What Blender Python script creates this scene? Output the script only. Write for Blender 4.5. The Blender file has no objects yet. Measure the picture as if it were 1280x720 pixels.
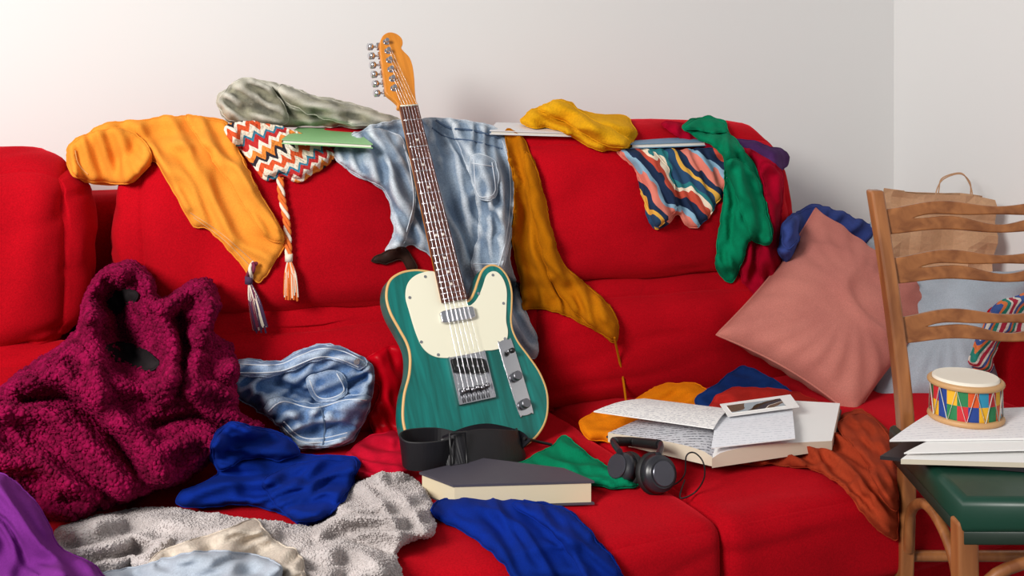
import bpy, bmesh, math, random
import numpy as np
from mathutils import Vector, Matrix, noise
from mathutils.bvhtree import BVHTree
from mathutils.geometry import delaunay_2d_cdt
random.seed(3); np.random.seed(3)
S=bpy.context.scene
S.view_settings.view_transform='Standard'
ZC=1.10; SZ=.37; A=math.radians(23); F=1244.4; VH=120
RV=Vector((math.cos(A),-math.sin(A),0)); FW=Vector((math.sin(A),math.cos(A),0)); UP=Vector((0,0,1))
CAM=Vector((0,0,ZC))
def ray(u,v): return FW+RV*((u-640)/F)-UP*((v-VH)/F)
def Py(u,v,y):
    d=ray(u,v); return CAM+d*(y/d.y)
def Pz(u,v,z):
    d=ray(u,v); return CAM+d*((z-ZC)/d.z)
# ------------------------------------------------ materials
def lin(h):
    c=[int(h[i:i+2],16)/255 for i in (0,2,4)]
    return tuple(((x/12.92) if x<=.04045 else ((x+.055)/1.055)**2.4) for x in c)+(1,)
def newmat(name):
    m=bpy.data.materials.new(name); m.use_nodes=True
    return m,m.node_tree.nodes,m.node_tree.links,m.node_tree.nodes['Principled BSDF']
def simple(name,hx,rough=.6,metal=0,coat=0):
    m,n,l,b=newmat(name); b.inputs['Base Color'].default_value=lin(hx)
    b.inputs['Roughness'].default_value=rough; b.inputs['Metallic'].default_value=metal
    if coat: b.inputs['Coat Weight'].default_value=coat; b.inputs['Coat Roughness'].default_value=.2
    t=n.new('ShaderNodeTexCoord'); no=n.new('ShaderNodeTexNoise'); no.inputs['Scale'].default_value=30
    l.new(t.outputs['Object'],no.inputs['Vector'])
    mr=n.new('ShaderNodeMapRange'); mr.inputs['To Min'].default_value=max(0,rough-.05); mr.inputs['To Max'].default_value=min(1,rough+.05)
    l.new(no.outputs['Fac'],mr.inputs['Value']); l.new(mr.outputs[0],b.inputs['Roughness'])
    return m
def fabric(name,hx,hx2=None,rough=.95,fine=520,bump=.18,sheen=.06,nsc=9,kind='weave',cl=.35,ch=.65,bd=.0015,wear=None,thread=.14,tint=None):
    m,n,l,b=newmat(name); b.inputs['Roughness'].default_value=rough
    b.inputs['Sheen Weight'].default_value=sheen; b.inputs['Sheen Roughness'].default_value=.4
    b.inputs['Sheen Tint'].default_value=lin(tint or hx)
    b.inputs['Specular IOR Level'].default_value=.1
    t=n.new('ShaderNodeTexCoord')
    no=n.new('ShaderNodeTexNoise'); no.inputs['Scale'].default_value=nsc; no.inputs['Detail'].default_value=6
    l.new(t.outputs['Object'],no.inputs['Vector'])
    cr=n.new('ShaderNodeValToRGB'); c1=lin(hx); c2=lin(hx2) if hx2 else tuple(x*.86 for x in c1[:3])+(1,)
    cr.color_ramp.elements[0].position=cl; cr.color_ramp.elements[0].color=c2
    cr.color_ramp.elements[1].position=ch; cr.color_ramp.elements[1].color=c1
    l.new(no.outputs['Fac'],cr.inputs['Fac']); col=cr.outputs[0]
    if wear:
        g=n.new('ShaderNodeNewGeometry'); wr=n.new('ShaderNodeMapRange'); wr.inputs['From Min'].default_value=.505; wr.inputs['From Max'].default_value=.59
        l.new(g.outputs['Pointiness'],wr.inputs['Value'])
        w=n.new('ShaderNodeMixRGB'); l.new(wr.outputs[0],w.inputs[0]); l.new(col,w.inputs[1]); w.inputs[2].default_value=lin(wear); col=w.outputs[0]
    if kind=='knit':
        f=n.new('ShaderNodeTexVoronoi'); f.inputs['Scale'].default_value=fine; out=f.outputs['Distance']
    else:
        f=n.new('ShaderNodeTexNoise'); f.inputs['Scale'].default_value=fine; f.inputs['Detail'].default_value=3; out=f.outputs['Fac']
    l.new(t.outputs['Object'],f.inputs['Vector'])
    bp=n.new('ShaderNodeBump'); bp.inputs['Strength'].default_value=bump; bp.inputs['Distance'].default_value=bd
    if kind=='knit': bp.invert=True
    l.new(out,bp.inputs['Height']); l.new(bp.outputs[0],b.inputs['Normal'])
    f2=n.new('ShaderNodeTexNoise'); f2.inputs['Scale'].default_value=fine*.8; f2.inputs['Detail'].default_value=2
    l.new(t.outputs['Object'],f2.inputs['Vector'])
    mr=n.new('ShaderNodeMapRange'); mr.inputs['From Min'].default_value=.3; mr.inputs['From Max'].default_value=.7
    mr.inputs['To Min'].default_value=1-thread; mr.inputs['To Max'].default_value=1+thread*.35
    l.new(f2.outputs['Fac'],mr.inputs['Value'])
    hs=n.new('ShaderNodeHueSaturation'); l.new(mr.outputs[0],hs.inputs['Value']); l.new(col,hs.inputs['Color']); l.new(hs.outputs[0],b.inputs['Base Color'])
    return m
def stripes(name,cols,freq,rot=(0,0,0),distort=.0,axis=2,rough=.9,knit=0,zig=0):
    m,n,l,b=newmat(name); b.inputs['Roughness'].default_value=rough
    b.inputs['Specular IOR Level'].default_value=.2
    t=n.new('ShaderNodeTexCoord'); mp=n.new('ShaderNodeMapping'); mp.inputs['Rotation'].default_value=rot
    l.new(t.outputs['Object'],mp.inputs['Vector'])
    no=n.new('ShaderNodeTexNoise'); no.inputs['Scale'].default_value=8; l.new(t.outputs['Object'],no.inputs['Vector'])
    sp=n.new('ShaderNodeSeparateXYZ'); l.new(mp.outputs[0],sp.inputs[0])
    ad=n.new('ShaderNodeMath'); ad.operation='MULTIPLY_ADD'; ad.inputs[1].default_value=distort
    l.new(no.outputs['Fac'],ad.inputs[0]); l.new(sp.outputs[axis],ad.inputs[2]); co=ad.outputs[0]
    if zig:
        pp_=n.new('ShaderNodeMath'); pp_.operation='PINGPONG'; pp_.inputs[1].default_value=.012; l.new(sp.outputs[0],pp_.inputs[0])
        a2=n.new('ShaderNodeMath'); a2.operation='MULTIPLY_ADD'; a2.inputs[1].default_value=zig; l.new(pp_.outputs[0],a2.inputs[0]); l.new(co,a2.inputs[2]); co=a2.outputs[0]
    mu=n.new('ShaderNodeMath'); mu.operation='MULTIPLY'; mu.inputs[1].default_value=freq; l.new(co,mu.inputs[0])
    fr=n.new('ShaderNodeMath'); fr.operation='FRACT'; l.new(mu.outputs[0],fr.inputs[0])
    cr=n.new('ShaderNodeValToRGB'); cr.color_ramp.interpolation='CONSTANT'
    el=cr.color_ramp.elements; tot=sum(w for _,w in cols); p=0
    for i,(c,w) in enumerate(cols):
        if i<2: e=el[i]
        else: e=el.new(min(.999,p/tot))
        e.position=min(.999,p/tot); e.color=lin(c); p+=w
    l.new(fr.outputs[0],cr.inputs['Fac']); l.new(cr.outputs[0],b.inputs['Base Color'])
    bp=n.new('ShaderNodeBump'); bp.inputs['Strength'].default_value=.3 if not knit else .8; bp.inputs['Distance'].default_value=.003
    if knit:
        f=n.new('ShaderNodeTexVoronoi'); f.inputs['Scale'].default_value=knit; bp.invert=True; o=f.outputs['Distance']
    else:
        f=n.new('ShaderNodeTexNoise'); f.inputs['Scale'].default_value=500; o=f.outputs['Fac']
    l.new(t.outputs['Object'],f.inputs['Vector']); l.new(o,bp.inputs['Height']); l.new(bp.outputs[0],b.inputs['Normal'])
    return m
def wood(name,h1,h2,rough=.4,rot=(0,0,0),scale=(3,40,40),coat=.2,mult=1):
    m,n,l,b=newmat(name); b.inputs['Roughness'].default_value=rough; b.inputs['Coat Weight'].default_value=coat; b.inputs['Coat Roughness'].default_value=.15
    t=n.new('ShaderNodeTexCoord'); mp=n.new('ShaderNodeMapping'); mp.inputs['Rotation'].default_value=rot; mp.inputs['Scale'].default_value=scale
    l.new(t.outputs['Object'],mp.inputs['Vector'])
    no=n.new('ShaderNodeTexNoise'); no.inputs['Scale'].default_value=1.5*mult; no.inputs['Detail'].default_value=8; no.inputs['Distortion'].default_value=.6
    l.new(mp.outputs[0],no.inputs['Vector'])
    cr=n.new('ShaderNodeValToRGB'); cr.color_ramp.elements[0].position=.35; cr.color_ramp.elements[1].position=.68
    cr.color_ramp.elements[0].color=lin(h2); cr.color_ramp.elements[1].color=lin(h1)
    l.new(no.outputs['Fac'],cr.inputs['Fac']); l.new(cr.outputs[0],b.inputs['Base Color'])
    return m
def paper(name,hx='F1F0EE',ink='A8A8B0',lines=0):
    m,n,l,b=newmat(name); b.inputs['Roughness'].default_value=.8; b.inputs['Base Color'].default_value=lin(hx)
    t=n.new('ShaderNodeTexCoord')
    if lines:
        mp=n.new('ShaderNodeMapping'); mp.inputs['Rotation'].default_value=(0,0,.25); l.new(t.outputs['Object'],mp.inputs['Vector'])
        w=n.new('ShaderNodeTexWave'); w.bands_direction='Y'; w.inputs['Scale'].default_value=lines; w.inputs['Distortion'].default_value=.3
        l.new(mp.outputs[0],w.inputs['Vector'])
        no=n.new('ShaderNodeTexNoise'); no.inputs['Scale'].default_value=180; l.new(mp.outputs[0],no.inputs['Vector'])
        mu=n.new('ShaderNodeMath'); mu.operation='MULTIPLY'; l.new(w.outputs['Fac'],mu.inputs[0]); l.new(no.outputs['Fac'],mu.inputs[1])
        cr=n.new('ShaderNodeValToRGB'); cr.color_ramp.elements[0].position=.42; cr.color_ramp.elements[0].color=lin(hx)
        cr.color_ramp.elements[1].position=.52; cr.color_ramp.elements[1].color=lin(ink)
        l.new(mu.outputs[0],cr.inputs['Fac']); l.new(cr.outputs[0],b.inputs['Base Color'])
    return m
M={}
M['red']=fabric('red_sofa_velvet','C20619','A20212',fine=420,bump=.3,sheen=.5,tint='FF3040',nsc=3,thread=.2,cl=.3,ch=.7)
M['wall']=simple('wall_paint','E9E9E8',.85)
M['carpet']=fabric('grey_carpet','8C8886','6E6A68',fine=250,bump=.8,nsc=40)
M['chrome']=simple('chrome','D8D8DC',.18,1)
M['black']=simple('black_plastic','101012',.35)
M['cream']=simple('cream_pickguard','F4F0D8',.3,0,.1)
# ------------------------------------------------ mesh helpers
def link(o,parent=None):
    S.collection.objects.link(o)
    if parent: o.parent=parent
    return o
def empty(name,mat=None):
    e=bpy.data.objects.new(name,None); e.empty_display_size=.05; link(e)
    if mat: e.matrix_world=mat
    return e
def mesh(name,vs,fs,mats,parent=None,smooth=True,midx=None):
    me=bpy.data.meshes.new(name); me.from_pydata([tuple(v) for v in vs],[],[tuple(f) for f in fs])
    for m in (mats if isinstance(mats,(list,tuple)) else [mats]): me.materials.append(m)
    if midx is not None: me.polygons.foreach_set('material_index',midx)
    me.update()
    bm=bmesh.new(); bm.from_mesh(me); bmesh.ops.recalc_face_normals(bm,faces=bm.faces); bm.to_mesh(me); bm.free()
    me.polygons.foreach_set('use_smooth',[smooth]*len(me.polygons))
    return link(bpy.data.objects.new(name,me),parent)
def catmull(pts,closed=True,step=None,n=8):
    pts=[np.array(p,float) for p in pts]; N=len(pts); out=[]
    rng=range(N) if closed else range(N-1)
    for i in rng:
        if closed: a,b,c,d=pts[i-1],pts[i],pts[(i+1)%N],pts[(i+2)%N]
        else: a,b,c,d=pts[max(i-1,0)],pts[i],pts[i+1],pts[min(i+2,N-1)]
        k=n if step is None else max(1,int(round(np.linalg.norm(c-b)/step)))
        for j in range(k):
            t=j/k
            out.append(.5*((2*b)+(-a+c)*t+(2*a-5*b+4*c-d)*t*t+(-a+3*b-3*c+d)*t**3))
    if not closed: out.append(pts[-1])
    return out
def tube(name,pts,r,mat,parent=None,cyclic=False,sm=True,res=4,radii=None):
    cu=bpy.data.curves.new(name,'CURVE'); cu.dimensions='3D'; cu.bevel_depth=r; cu.bevel_resolution=res; cu.use_fill_caps=True
    P=catmull(pts,cyclic) if sm and len(pts)>2 else pts
    sp=cu.splines.new('POLY'); sp.points.add(len(P)-1)
    for i,p in enumerate(P):
        sp.points[i].co=(p[0],p[1],p[2],1)
        if radii: sp.points[i].radius=np.interp(i/(len(P)-1),np.linspace(0,1,len(radii)),radii)
    sp.use_cyclic_u=cyclic; sp.use_smooth=True
    cu.materials.append(mat)
    return link(bpy.data.objects.new(name,cu),parent)
def shape(name,loops,th,mat,parent=None,z=0,bev=.001,sm=True,mw=None):
    cu=bpy.data.curves.new(name,'CURVE'); cu.dimensions='2D'; cu.fill_mode='BOTH'; cu.extrude=max(0,th/2-bev); cu.bevel_depth=bev; cu.bevel_resolution=2
    for lp in loops:
        P=catmull(lp,True,n=6) if sm else lp
        sp=cu.splines.new('POLY'); sp.points.add(len(P)-1)
        for i,p in enumerate(P): sp.points[i].co=(p[0],p[1],0,1)
        sp.use_cyclic_u=True
    cu.materials.append(mat)
    o=link(bpy.data.objects.new(name,cu),parent); 
    if mw is not None: o.matrix_local=mw
    else: o.location=(0,0,z)
    return o
def box(name,c,s,mat,parent=None,rot=(0,0,0),bev=.001):
    bm=bmesh.new(); bmesh.ops.create_cube(bm,size=1); bmesh.ops.scale(bm,vec=s,verts=bm.verts)
    if bev: bmesh.ops.bevel(bm,geom=bm.edges[:],offset=bev,segments=2,affect='EDGES')
    me=bpy.data.meshes.new(name); bm.to_mesh(me); bm.free(); me.materials.append(mat)
    o=link(bpy.data.objects.new(name,me),parent); o.location=c; o.rotation_euler=rot; return o
def cyl(name,p0,p1,r,mat,parent=None,r2=None,seg=24,bev=0):
    p0=Vector(p0);p1=Vector(p1); d=p1-p0
    bm=bmesh.new(); bmesh.ops.create_cone(bm,cap_ends=True,segments=seg,radius1=r,radius2=r if r2 is None else r2,depth=d.length)
    if bev: bmesh.ops.bevel(bm,geom=[e for e in bm.edges if e.calc_face_angle(0)>1],offset=bev,segments=2,affect='EDGES')
    me=bpy.data.meshes.new(name); bm.to_mesh(me); bm.free(); me.materials.append(mat)
    for p in me.polygons: p.use_smooth=len(p.vertices)<=4
    o=link(bpy.data.objects.new(name,me),parent); o.matrix_local=Matrix.Translation((p0+p1)/2)@d.to_track_quat('Z','Y').to_matrix().to_4x4(); return o
TREES=[]
def pcushion(name,x0,x1,y0,y1,z0,z1,r,puff,mat,parent,lean=0,cuts=44,wr=.004,seed=0,crease=0):
    bm=bmesh.new(); bmesh.ops.create_cube(bm,size=2)
    bmesh.ops.subdivide_edges(bm,edges=bm.edges[:],cuts=cuts,use_grid_fill=True)
    h=np.array([(x1-x0)/2,(y1-y0)/2,(z1-z0)/2]); c=np.array([(x0+x1)/2,(y0+y1)/2,(z0+z1)/2]); rr=min(r,*(h*.95))
    for v in bm.verts:
        q=np.array(v.co); q=np.sign(q)*np.sin(np.abs(q)*math.pi/2)**.9
        p=q*h; inn=np.clip(p,-(h-rr),h-rr); d=p-inn; L=np.linalg.norm(d)
        if L>1e-9: p=inn+d/L*min(L,rr) if L>rr else p
        w=np.array([(1-q[1]**2)*(1-q[2]**2),(1-q[0]**2)*(1-q[2]**2),(1-q[0]**2)*(1-q[1]**2)])
        p=p+np.sign(q)*puff*np.clip(w,0,1)**.6*(np.abs(q)>.93)
        P=Vector(c+p)
        n1=noise.noise(Vector((P.x*5+seed,P.y*5,P.z*7))); n2=1-abs(noise.noise(Vector((P.x*9+seed,P.y*9,P.z*4+seed))))*2
        off=(n1*.9+n2*.5)*wr
        if crease:
            wv=noise.noise(Vector((P.x*3,P.z*3,seed)))*.8
            n3=noise.noise(Vector((P.x*4.5+wv+seed,P.y*4,P.z*9+wv))); off-=crease*max(0,1-abs(n3)*9)
            n4=noise.noise(Vector((P.x*11+wv,P.y*6,P.z*3+seed))); off-=crease*.5*max(0,1-abs(n4)*7)*max(0,n1*2)
        nd=Vector(np.sign(q)*(np.abs(q)>.93)); nd=nd.normalized() if nd.length else Vector((0,0,0))
        P+=nd*off
        P.y+=lean*(P.z-z0)
        v.co=P
    bmesh.ops.smooth_vert(bm,verts=bm.verts,factor=.5,use_axis_x=True,use_axis_y=True,use_axis_z=True)
    me=bpy.data.meshes.new(name); bm.to_mesh(me); TREES.append(BVHTree.FromBMesh(bm)); bm.free()
    for p in me.polygons:p.use_smooth=True
    me.materials.append(mat); return link(bpy.data.objects.new(name,me),parent)
def castd(d):
    L=d.length; dn=d/L; best=1e9; nb=None
    for t in TREES:
        h=t.ray_cast(CAM,dn)
        if h[0] is not None and h[3]<best: best=h[3]; nb=h[1]
    return (best/L if nb is not None else 1e9), nb
def cast(u,v): return castd(ray(u,v))
def on(u,v,off=.004,lim=None):
    t,n=cast(u,v)
    if lim is not None: t=min(t,lim/ray(u,v).y)
    return CAM+ray(u,v)*(t-off)
def pdist(P,poly,closed=True):
    poly=np.array(poly,float); a=poly; b=np.roll(poly,-1,0)
    if not closed: a=poly[:-1]; b=poly[1:]
    ab=b-a; best=np.full(len(P),1e9)
    for i in range(len(a)):
        L=ab[i]@ab[i]+1e-9; t=np.clip(((P-a[i])@ab[i])/L,0,1); q=a[i]+t[:,None]*ab[i]
        best=np.minimum(best,np.hypot(*(P-q).T))
    return best
def inside(P,poly):
    poly=np.array(poly); x,y=P[:,0],P[:,1]; r=np.zeros(len(P),bool); j=len(poly)-1
    for i in range(len(poly)):
        xi,yi=poly[i]; xj,yj=poly[j]
        c=((yi>y)!=(yj>y))&(x<(xj-xi)*(y-yi)/(yj-yi+1e-12)+xi); r^=c; j=i
    return r
CA=np.array(CAM); FA=np.array(FW)
def garment(name,outline,mat,front=None,lim=None,k=0.0,thick=.006,r=5,dome=0,R=50,folds=(),namp=.012,nsc=28,nang=0,nst=2.5,step=3.6,back=.02,smooth=5,seed=None,parent=None,warp=.6,facmin=.4,grow=.2,iters=120,kb=.055,hmax=.04,hem=.0016,post=.55,crump=.35):
    """cloth laid over whatever is under it, then relaxed as an inextensible sheet slightly larger than its footprint so it buckles into folds"""
    seed=seed if seed is not None else (sum(map(ord,name))%97)
    poly=catmull(outline,True,step=step)
    pl=np.array(poly)
    for i in range(len(pl)):
        pl[i]+=np.array([noise.noise(Vector((pl[i][0]/14,pl[i][1]/14,seed))),noise.noise(Vector((pl[i][0]/14,pl[i][1]/14,seed+9)))])*2.2
    mn=pl.min(0);mx=pl.max(0)
    gx,gy=np.meshgrid(np.arange(mn[0],mx[0],step),np.arange(mn[1],mx[1],step*.87))
    gx[1::2]+=step/2
    G=np.stack([gx.ravel(),gy.ravel()],1)
    G=G[inside(G,pl)]; G=G[pdist(G,pl)>step*.55]
    allp=np.vstack([pl,G]); n0=len(pl)
    res=delaunay_2d_cdt([Vector(p) for p in allp],[(i,(i+1)%n0) for i in range(n0)],[],1,1e-4)
    V=np.array([tuple(p) for p in res[0]]); FS=[f for f in res[2]]
    D=pdist(V,pl); N=len(V)
    ts=np.zeros(N); fac=np.ones(N); tl=np.zeros(N)
    if front is not None: y0=Pz(front[0],front[1],SZ).y
    else: y0=lim if lim is not None else 2.30
    pn=Vector((0,-1,k)).normalized()
    DR=np.array([tuple(ray(*p)) for p in V])
    for i in range(N):
        d=Vector(DR[i]); t,nn=castd(d)
        tt=(y0+k*(ZC-SZ if front is not None else ZC-1.0))/(d.y-k*d.z)
        if tt<0: tt=9
        ts[i]=t; tl[i]=tt
        nrm=nn if t<tt else pn
        fac[i]=1/max(facmin,abs(nrm.dot(d.normalized())))
    t0=np.minimum(ts-.003,tl)
    E=set()
    for f in FS:
        for a in range(len(f)): E.add((min(f[a],f[a-1]),max(f[a],f[a-1])))
    E=np.array(list(E)); ea,eb=E[:,0],E[:,1]; deg=np.bincount(E.ravel(),minlength=N).astype(float); deg[deg==0]=1
    def lap(x): return (np.bincount(ea,x[eb],N)+np.bincount(eb,x[ea],N))/deg
    def lap3(X): return np.stack([lap(X[:,j]) for j in range(3)],1)
    for _ in range(smooth):
        t0=np.minimum(ts-.003,.4*t0+.6*lap(t0)); fac=.5*fac+.5*lap(fac)
    for _ in range(4): fac=.5*fac+.5*lap(fac)
    prof=np.sqrt(1-(1-np.clip(D/r,0,1))**2)
    PR=np.sqrt(1-(1-np.clip(D/R,0,1))**2)
    c,s=math.cos(math.radians(nang)),math.sin(math.radians(nang))
    nz=np.zeros(N); lam=nsc*1.7
    for i in range(N):
        u,v=V[i]; a=(u*c+v*s); b=(-u*s+v*c)
        wv=noise.noise(Vector((u/70,v/70,seed+3)))
        w2=noise.noise(Vector((a/150,b/45,seed+13)))
        ph=2*math.pi*(b/lam+wv*1.1+w2*.8)
        mod=.35+.65*min(1,max(0,.5+1.3*noise.noise(Vector((a/90,b/50,seed+21)))))
        wave=(.5+.5*math.sin(ph))**1.6*mod
        q=Vector(((a/nst+wv*warp*nsc)/nsc,(b+wv*warp*nsc)/nsc,seed))
        n1=noise.noise(q); rd=max(0,1-abs(n1)*2.6)**1.3
        nz[i]=wave*(1.15-crump)+rd*crump+max(0,n1)*.2
    hb=thick*prof+dome*PR
    fz=np.zeros(N)
    for (pts,w,am) in folds:
        dd=pdist(V,catmull(pts,False,step=8) if len(pts)>2 else pts,False)
        fz+=am*np.exp(-(dd/w)**2)
    edge=.35+.65*prof
    h=np.maximum(hb+(namp*nz+fz)*edge,.002)
    XB=CA+DR*(t0-hb*fac)[:,None]
    X=CA+DR*(t0-h*fac)[:,None]; X0=X.copy()
    L=np.linalg.norm(XB[ea]-XB[eb],axis=1)
    dv=V[eb]-V[ea]; ln=np.linalg.norm(dv,axis=1)+1e-9; cr=np.abs(-dv[:,0]*s+dv[:,1]*c)/ln
    L=L*(1+grow*(.1+.9*cr**2))
    bnd=D<2.5; tsl=ts.copy()
    if grow>0:
        X=X+np.random.randn(N,3)*.0003
        for it in range(iters):
            d=X[eb]-X[ea]; l=np.linalg.norm(d,axis=1)+1e-9
            co=(d*(.5*(l-L)/l)[:,None])
            for j in range(3): X[:,j]+=(np.bincount(ea,co[:,j],N)-np.bincount(eb,co[:,j],N))/deg*1.7
            Lx=lap3(X)-X; X-=kb*(lap3(Lx)-Lx)
            X[bnd]+=.06*(X0[bnd]-X[bnd]); X+=.006*(X0-X)
            if it%5==4 or it==iters-1:
                if it in (iters//2-iters//2%5+4,iters-1):
                    for i in range(N):
                        dd=X[i]-CA; f=dd@FA; tsl[i]=castd(Vector(dd/f))[0]
                tt=(X-CA)@FA; lo=t0-(hb+hmax)*fac
                nt=np.clip(tt,np.minimum(lo,tsl-.004),np.minimum(tsl-.0035,tl+.02)); X=CA+(X-CA)*(nt/tt)[:,None]
        X=.5*X+.5*lap3(X)
    tf=(X-CA)@FA
    tn=np.minimum(tf-post*(namp*nz+fz)*edge*fac,tsl-.003); X=CA+(X-CA)*(tn/tf)[:,None]; tf=tn
    tb=np.minimum(t0+back*prof,tsl-.0015); tb=np.maximum(tb,tf+.0025)
    B=CA+(X-CA)*(tb/tf)[:,None]
    W=[Vector(p) for p in X]; B=[Vector(p) for p in B]
    cnt={}
    for f in FS:
        for a in range(len(f)):
            e=(f[a],f[(a+1)%len(f)]); kx=(min(e),max(e)); cnt.setdefault(kx,[]).append(e)
    faces=[tuple(f) for f in FS]+[tuple(x+N for x in reversed(f)) for f in FS]
    nxt={}
    for kx,es in cnt.items():
        if len(es)==1: a,b=es[0]; faces.append((b,a,a+N,b+N)); nxt[a]=b
    o=mesh(name,W+B,faces,mat,parent)
    TREES.append(BVHTree.FromPolygons(W,[tuple(f) for f in FS]))
    o['nf']=len(FS)
    if hem and nxt:
        st=next(iter(nxt)); lp=[st]; cur=nxt[st]
        while cur!=st and cur in nxt and len(lp)<5000: lp.append(cur); cur=nxt[cur]
        tube('hem',[W[i] for i in lp],hem,mat,o,cyclic=True,sm=False,res=2)
    return o
def layer(par,name,outline,mat,**kw):
    """a second thickness of the same garment (sleeve, leg, collar, pocket) lying on top of the first"""
    a=dict(namp=.010,nsc=12,nst=5,grow=.15,step=3.4,back=.004,hmax=.02,smooth=3); a.update(kw)
    return garment(name,outline,mat,parent=par,**a)
def bobbles(name,o,count,rad,mat,flat=.8):
    me=o.data; nf=o['nf']; vs=np.array([v.co for v in me.vertices]); tr=[tuple(me.polygons[i].vertices)[:3] for i in range(nf)]
    tr=np.array(tr); a,b,c=vs[tr[:,0]],vs[tr[:,1]],vs[tr[:,2]]; ar=np.linalg.norm(np.cross(b-a,c-a),axis=1); ar/=ar.sum()
    idx=np.random.choice(len(tr),count,p=ar); r1=np.sqrt(np.random.rand(count,1)); r2=np.random.rand(count,1)
    P=(1-r1)*a[idx]+r1*(1-r2)*b[idx]+r1*r2*c[idx]
    bm=bmesh.new(); bmesh.ops.create_icosphere(bm,subdivisions=1,radius=1); bm.verts.ensure_lookup_table()
    tv=np.array([v.co for v in bm.verts]); tf=np.array([[v.index for v in f.verts] for f in bm.faces]); bm.free()
    R=rad*(.6+.7*np.random.rand(count,1,1)); sc=.7+.6*np.random.rand(count,1,3)
    VV=(P[:,None,:]+tv[None]*R*sc).reshape(-1,3); FF=(tf[None]+(np.arange(count)*len(tv))[:,None,None]).reshape(-1,3)
    m=bpy.data.meshes.new(name); m.vertices.add(len(VV)); m.vertices.foreach_set('co',VV.ravel())
    m.loops.add(FF.size); m.loops.foreach_set('vertex_index',FF.ravel().astype(np.int32))
    m.polygons.add(len(FF)); m.polygons.foreach_set('loop_start',np.arange(0,FF.size,3,dtype=np.int32)); m.polygons.foreach_set('loop_total',np.full(len(FF),3,dtype=np.int32))
    m.update(calc_edges=True); m.validate(); m.polygons.foreach_set('use_smooth',[True]*len(m.polygons)); m.materials.append(mat)
    return link(bpy.data.objects.new(name,m),o)
def seam(name,uv,r,mat,parent,off=.001,step=4,lim=None):
    P=catmull([(a,b) for a,b in uv],False,step=step)
    return tube(name,[on(p[0],p[1],off,lim) for p in P],r,mat,parent,sm=False,res=2)
def prism(name,top,th,mats,parent=None,cover=.0):
    top=[Vector(p) for p in top]; n=len(top)
    def slab(nm,pts,z0,z1,m,par):
        vs=[p+Vector((0,0,z0)) for p in pts]+[p+Vector((0,0,z1)) for p in pts]
        fs=[tuple(range(n)),tuple(range(2*n-1,n-1,-1))]+[(i,(i+1)%n,(i+1)%n+n,i+n) for i in range(n)]
        return mesh(nm,vs,fs,m,par,smooth=False)
    c=sum(top,Vector())/n
    if not cover: return slab(name,top,0,-th,mats[0],parent)
    e=empty(name) if parent is None else parent
    slab('front_cover',top,0,-cover,mats[0],e); slab('back_cover',top,-th+cover,-th,mats[0],e)
    slab('pages',[c+(p-c)*.965 for p in top],-cover,-th+cover,mats[1],e)
    TREES.append(BVHTree.FromPolygons(top,[tuple(range(n))]))
    return e
# ------------------------------------------------ room
WY=2.6; WX=2.51
def quadwall(name,vs,mat): return mesh(name,vs,[(0,1,2,3),(4,5,6,7),(0,1,5,4),(1,2,6,5),(2,3,7,6),(3,0,4,7)],mat,smooth=False)
quadwall('wall_back',[(-2.5,WY,0),(WX,WY,0),(WX,WY,2.7),(-2.5,WY,2.7),(-2.5,WY+.1,0),(WX,WY+.1,0),(WX,WY+.1,2.7),(-2.5,WY+.1,2.7)],M['wall'])
quadwall('wall_right',[(WX,-1.5,0),(WX,WY+.1,0),(WX,WY+.1,2.7),(WX,-1.5,2.7),(WX+.1,-1.5,0),(WX+.1,WY+.1,0),(WX+.1,WY+.1,2.7),(WX+.1,-1.5,2.7)],M['wall'])
quadwall('floor',[(-2.5,-1.5,0),(WX+.1,-1.5,0),(WX+.1,WY+.1,0),(-2.5,WY+.1,0),(-2.5,-1.5,-.1),(WX+.1,-1.5,-.1),(WX+.1,WY+.1,-.1),(-2.5,WY+.1,-.1)],M['carpet'])
# ------------------------------------------------ sofa
sofa=empty('sofa')
R_=M['red']
box('frame_base',(.6,1.98,.14),(3.3,.98,.16),R_,sofa,bev=.02)
for i,x in enumerate((-.95,.6,2.1)): 
    for j,y in enumerate((1.56,2.4)): cyl('foot_%d%d'%(i,j),(x,y,0),(x,y,.07),.025,M['black'],sofa)
pcushion('back_frame',-1.0,1.76,2.36,2.57,.1,.88,.05,.0,R_,sofa,wr=.002,cuts=20)
for nm,x0,x1,sd in (('seat_cushion_1',-1.0,.06,1),('seat_cushion_2',.065,1.0,7),('seat_cushion_3',1.005,2.02,4)):
    pcushion(nm,x0,x1,1.42,2.20,.2,SZ,.035,.012,R_,sofa,seed=sd,wr=.007,crease=.004)
    zz=SZ-.022
    tube(nm+'_piping',[(x0+.03,1.424,zz),(x1-.03,1.424,zz)],.003,R_,sofa,sm=False)
for nm,x0,x1,z1,sd in (('lower_back_cushion_1',-1.0,.02,.60,1),('lower_back_cushion_2',.03,.935,.625,5),('lower_back_cushion_3',.94,1.78,.63,8)):
    pcushion(nm,x0,x1,2.10,2.34,.34,z1,.07,.035,R_,sofa,seed=sd,wr=.012,crease=.008)
for nm,x0,x1,z0,z1,sd in (('upper_back_cushion_1',-1.0,-.025,.595,.965,2),('upper_back_cushion_2',.08,.925,.62,.985,3),('upper_back_cushion_3',.93,1.755,.627,1.0,9)):
    pcushion(nm,x0,x1,2.125,2.38,z0,z1,.08,.035,R_,sofa,lean=.25,seed=sd,wr=.014,crease=.008)
pcushion('armrest',2.03,2.45,1.40,2.56,.1,.56,.08,.01,R_,sofa,wr=.003,cuts=20)
pcushion('corner_back',1.78,2.06,2.25,2.56,.1,.62,.06,.01,R_,sofa,wr=.003,cuts=20)
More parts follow.
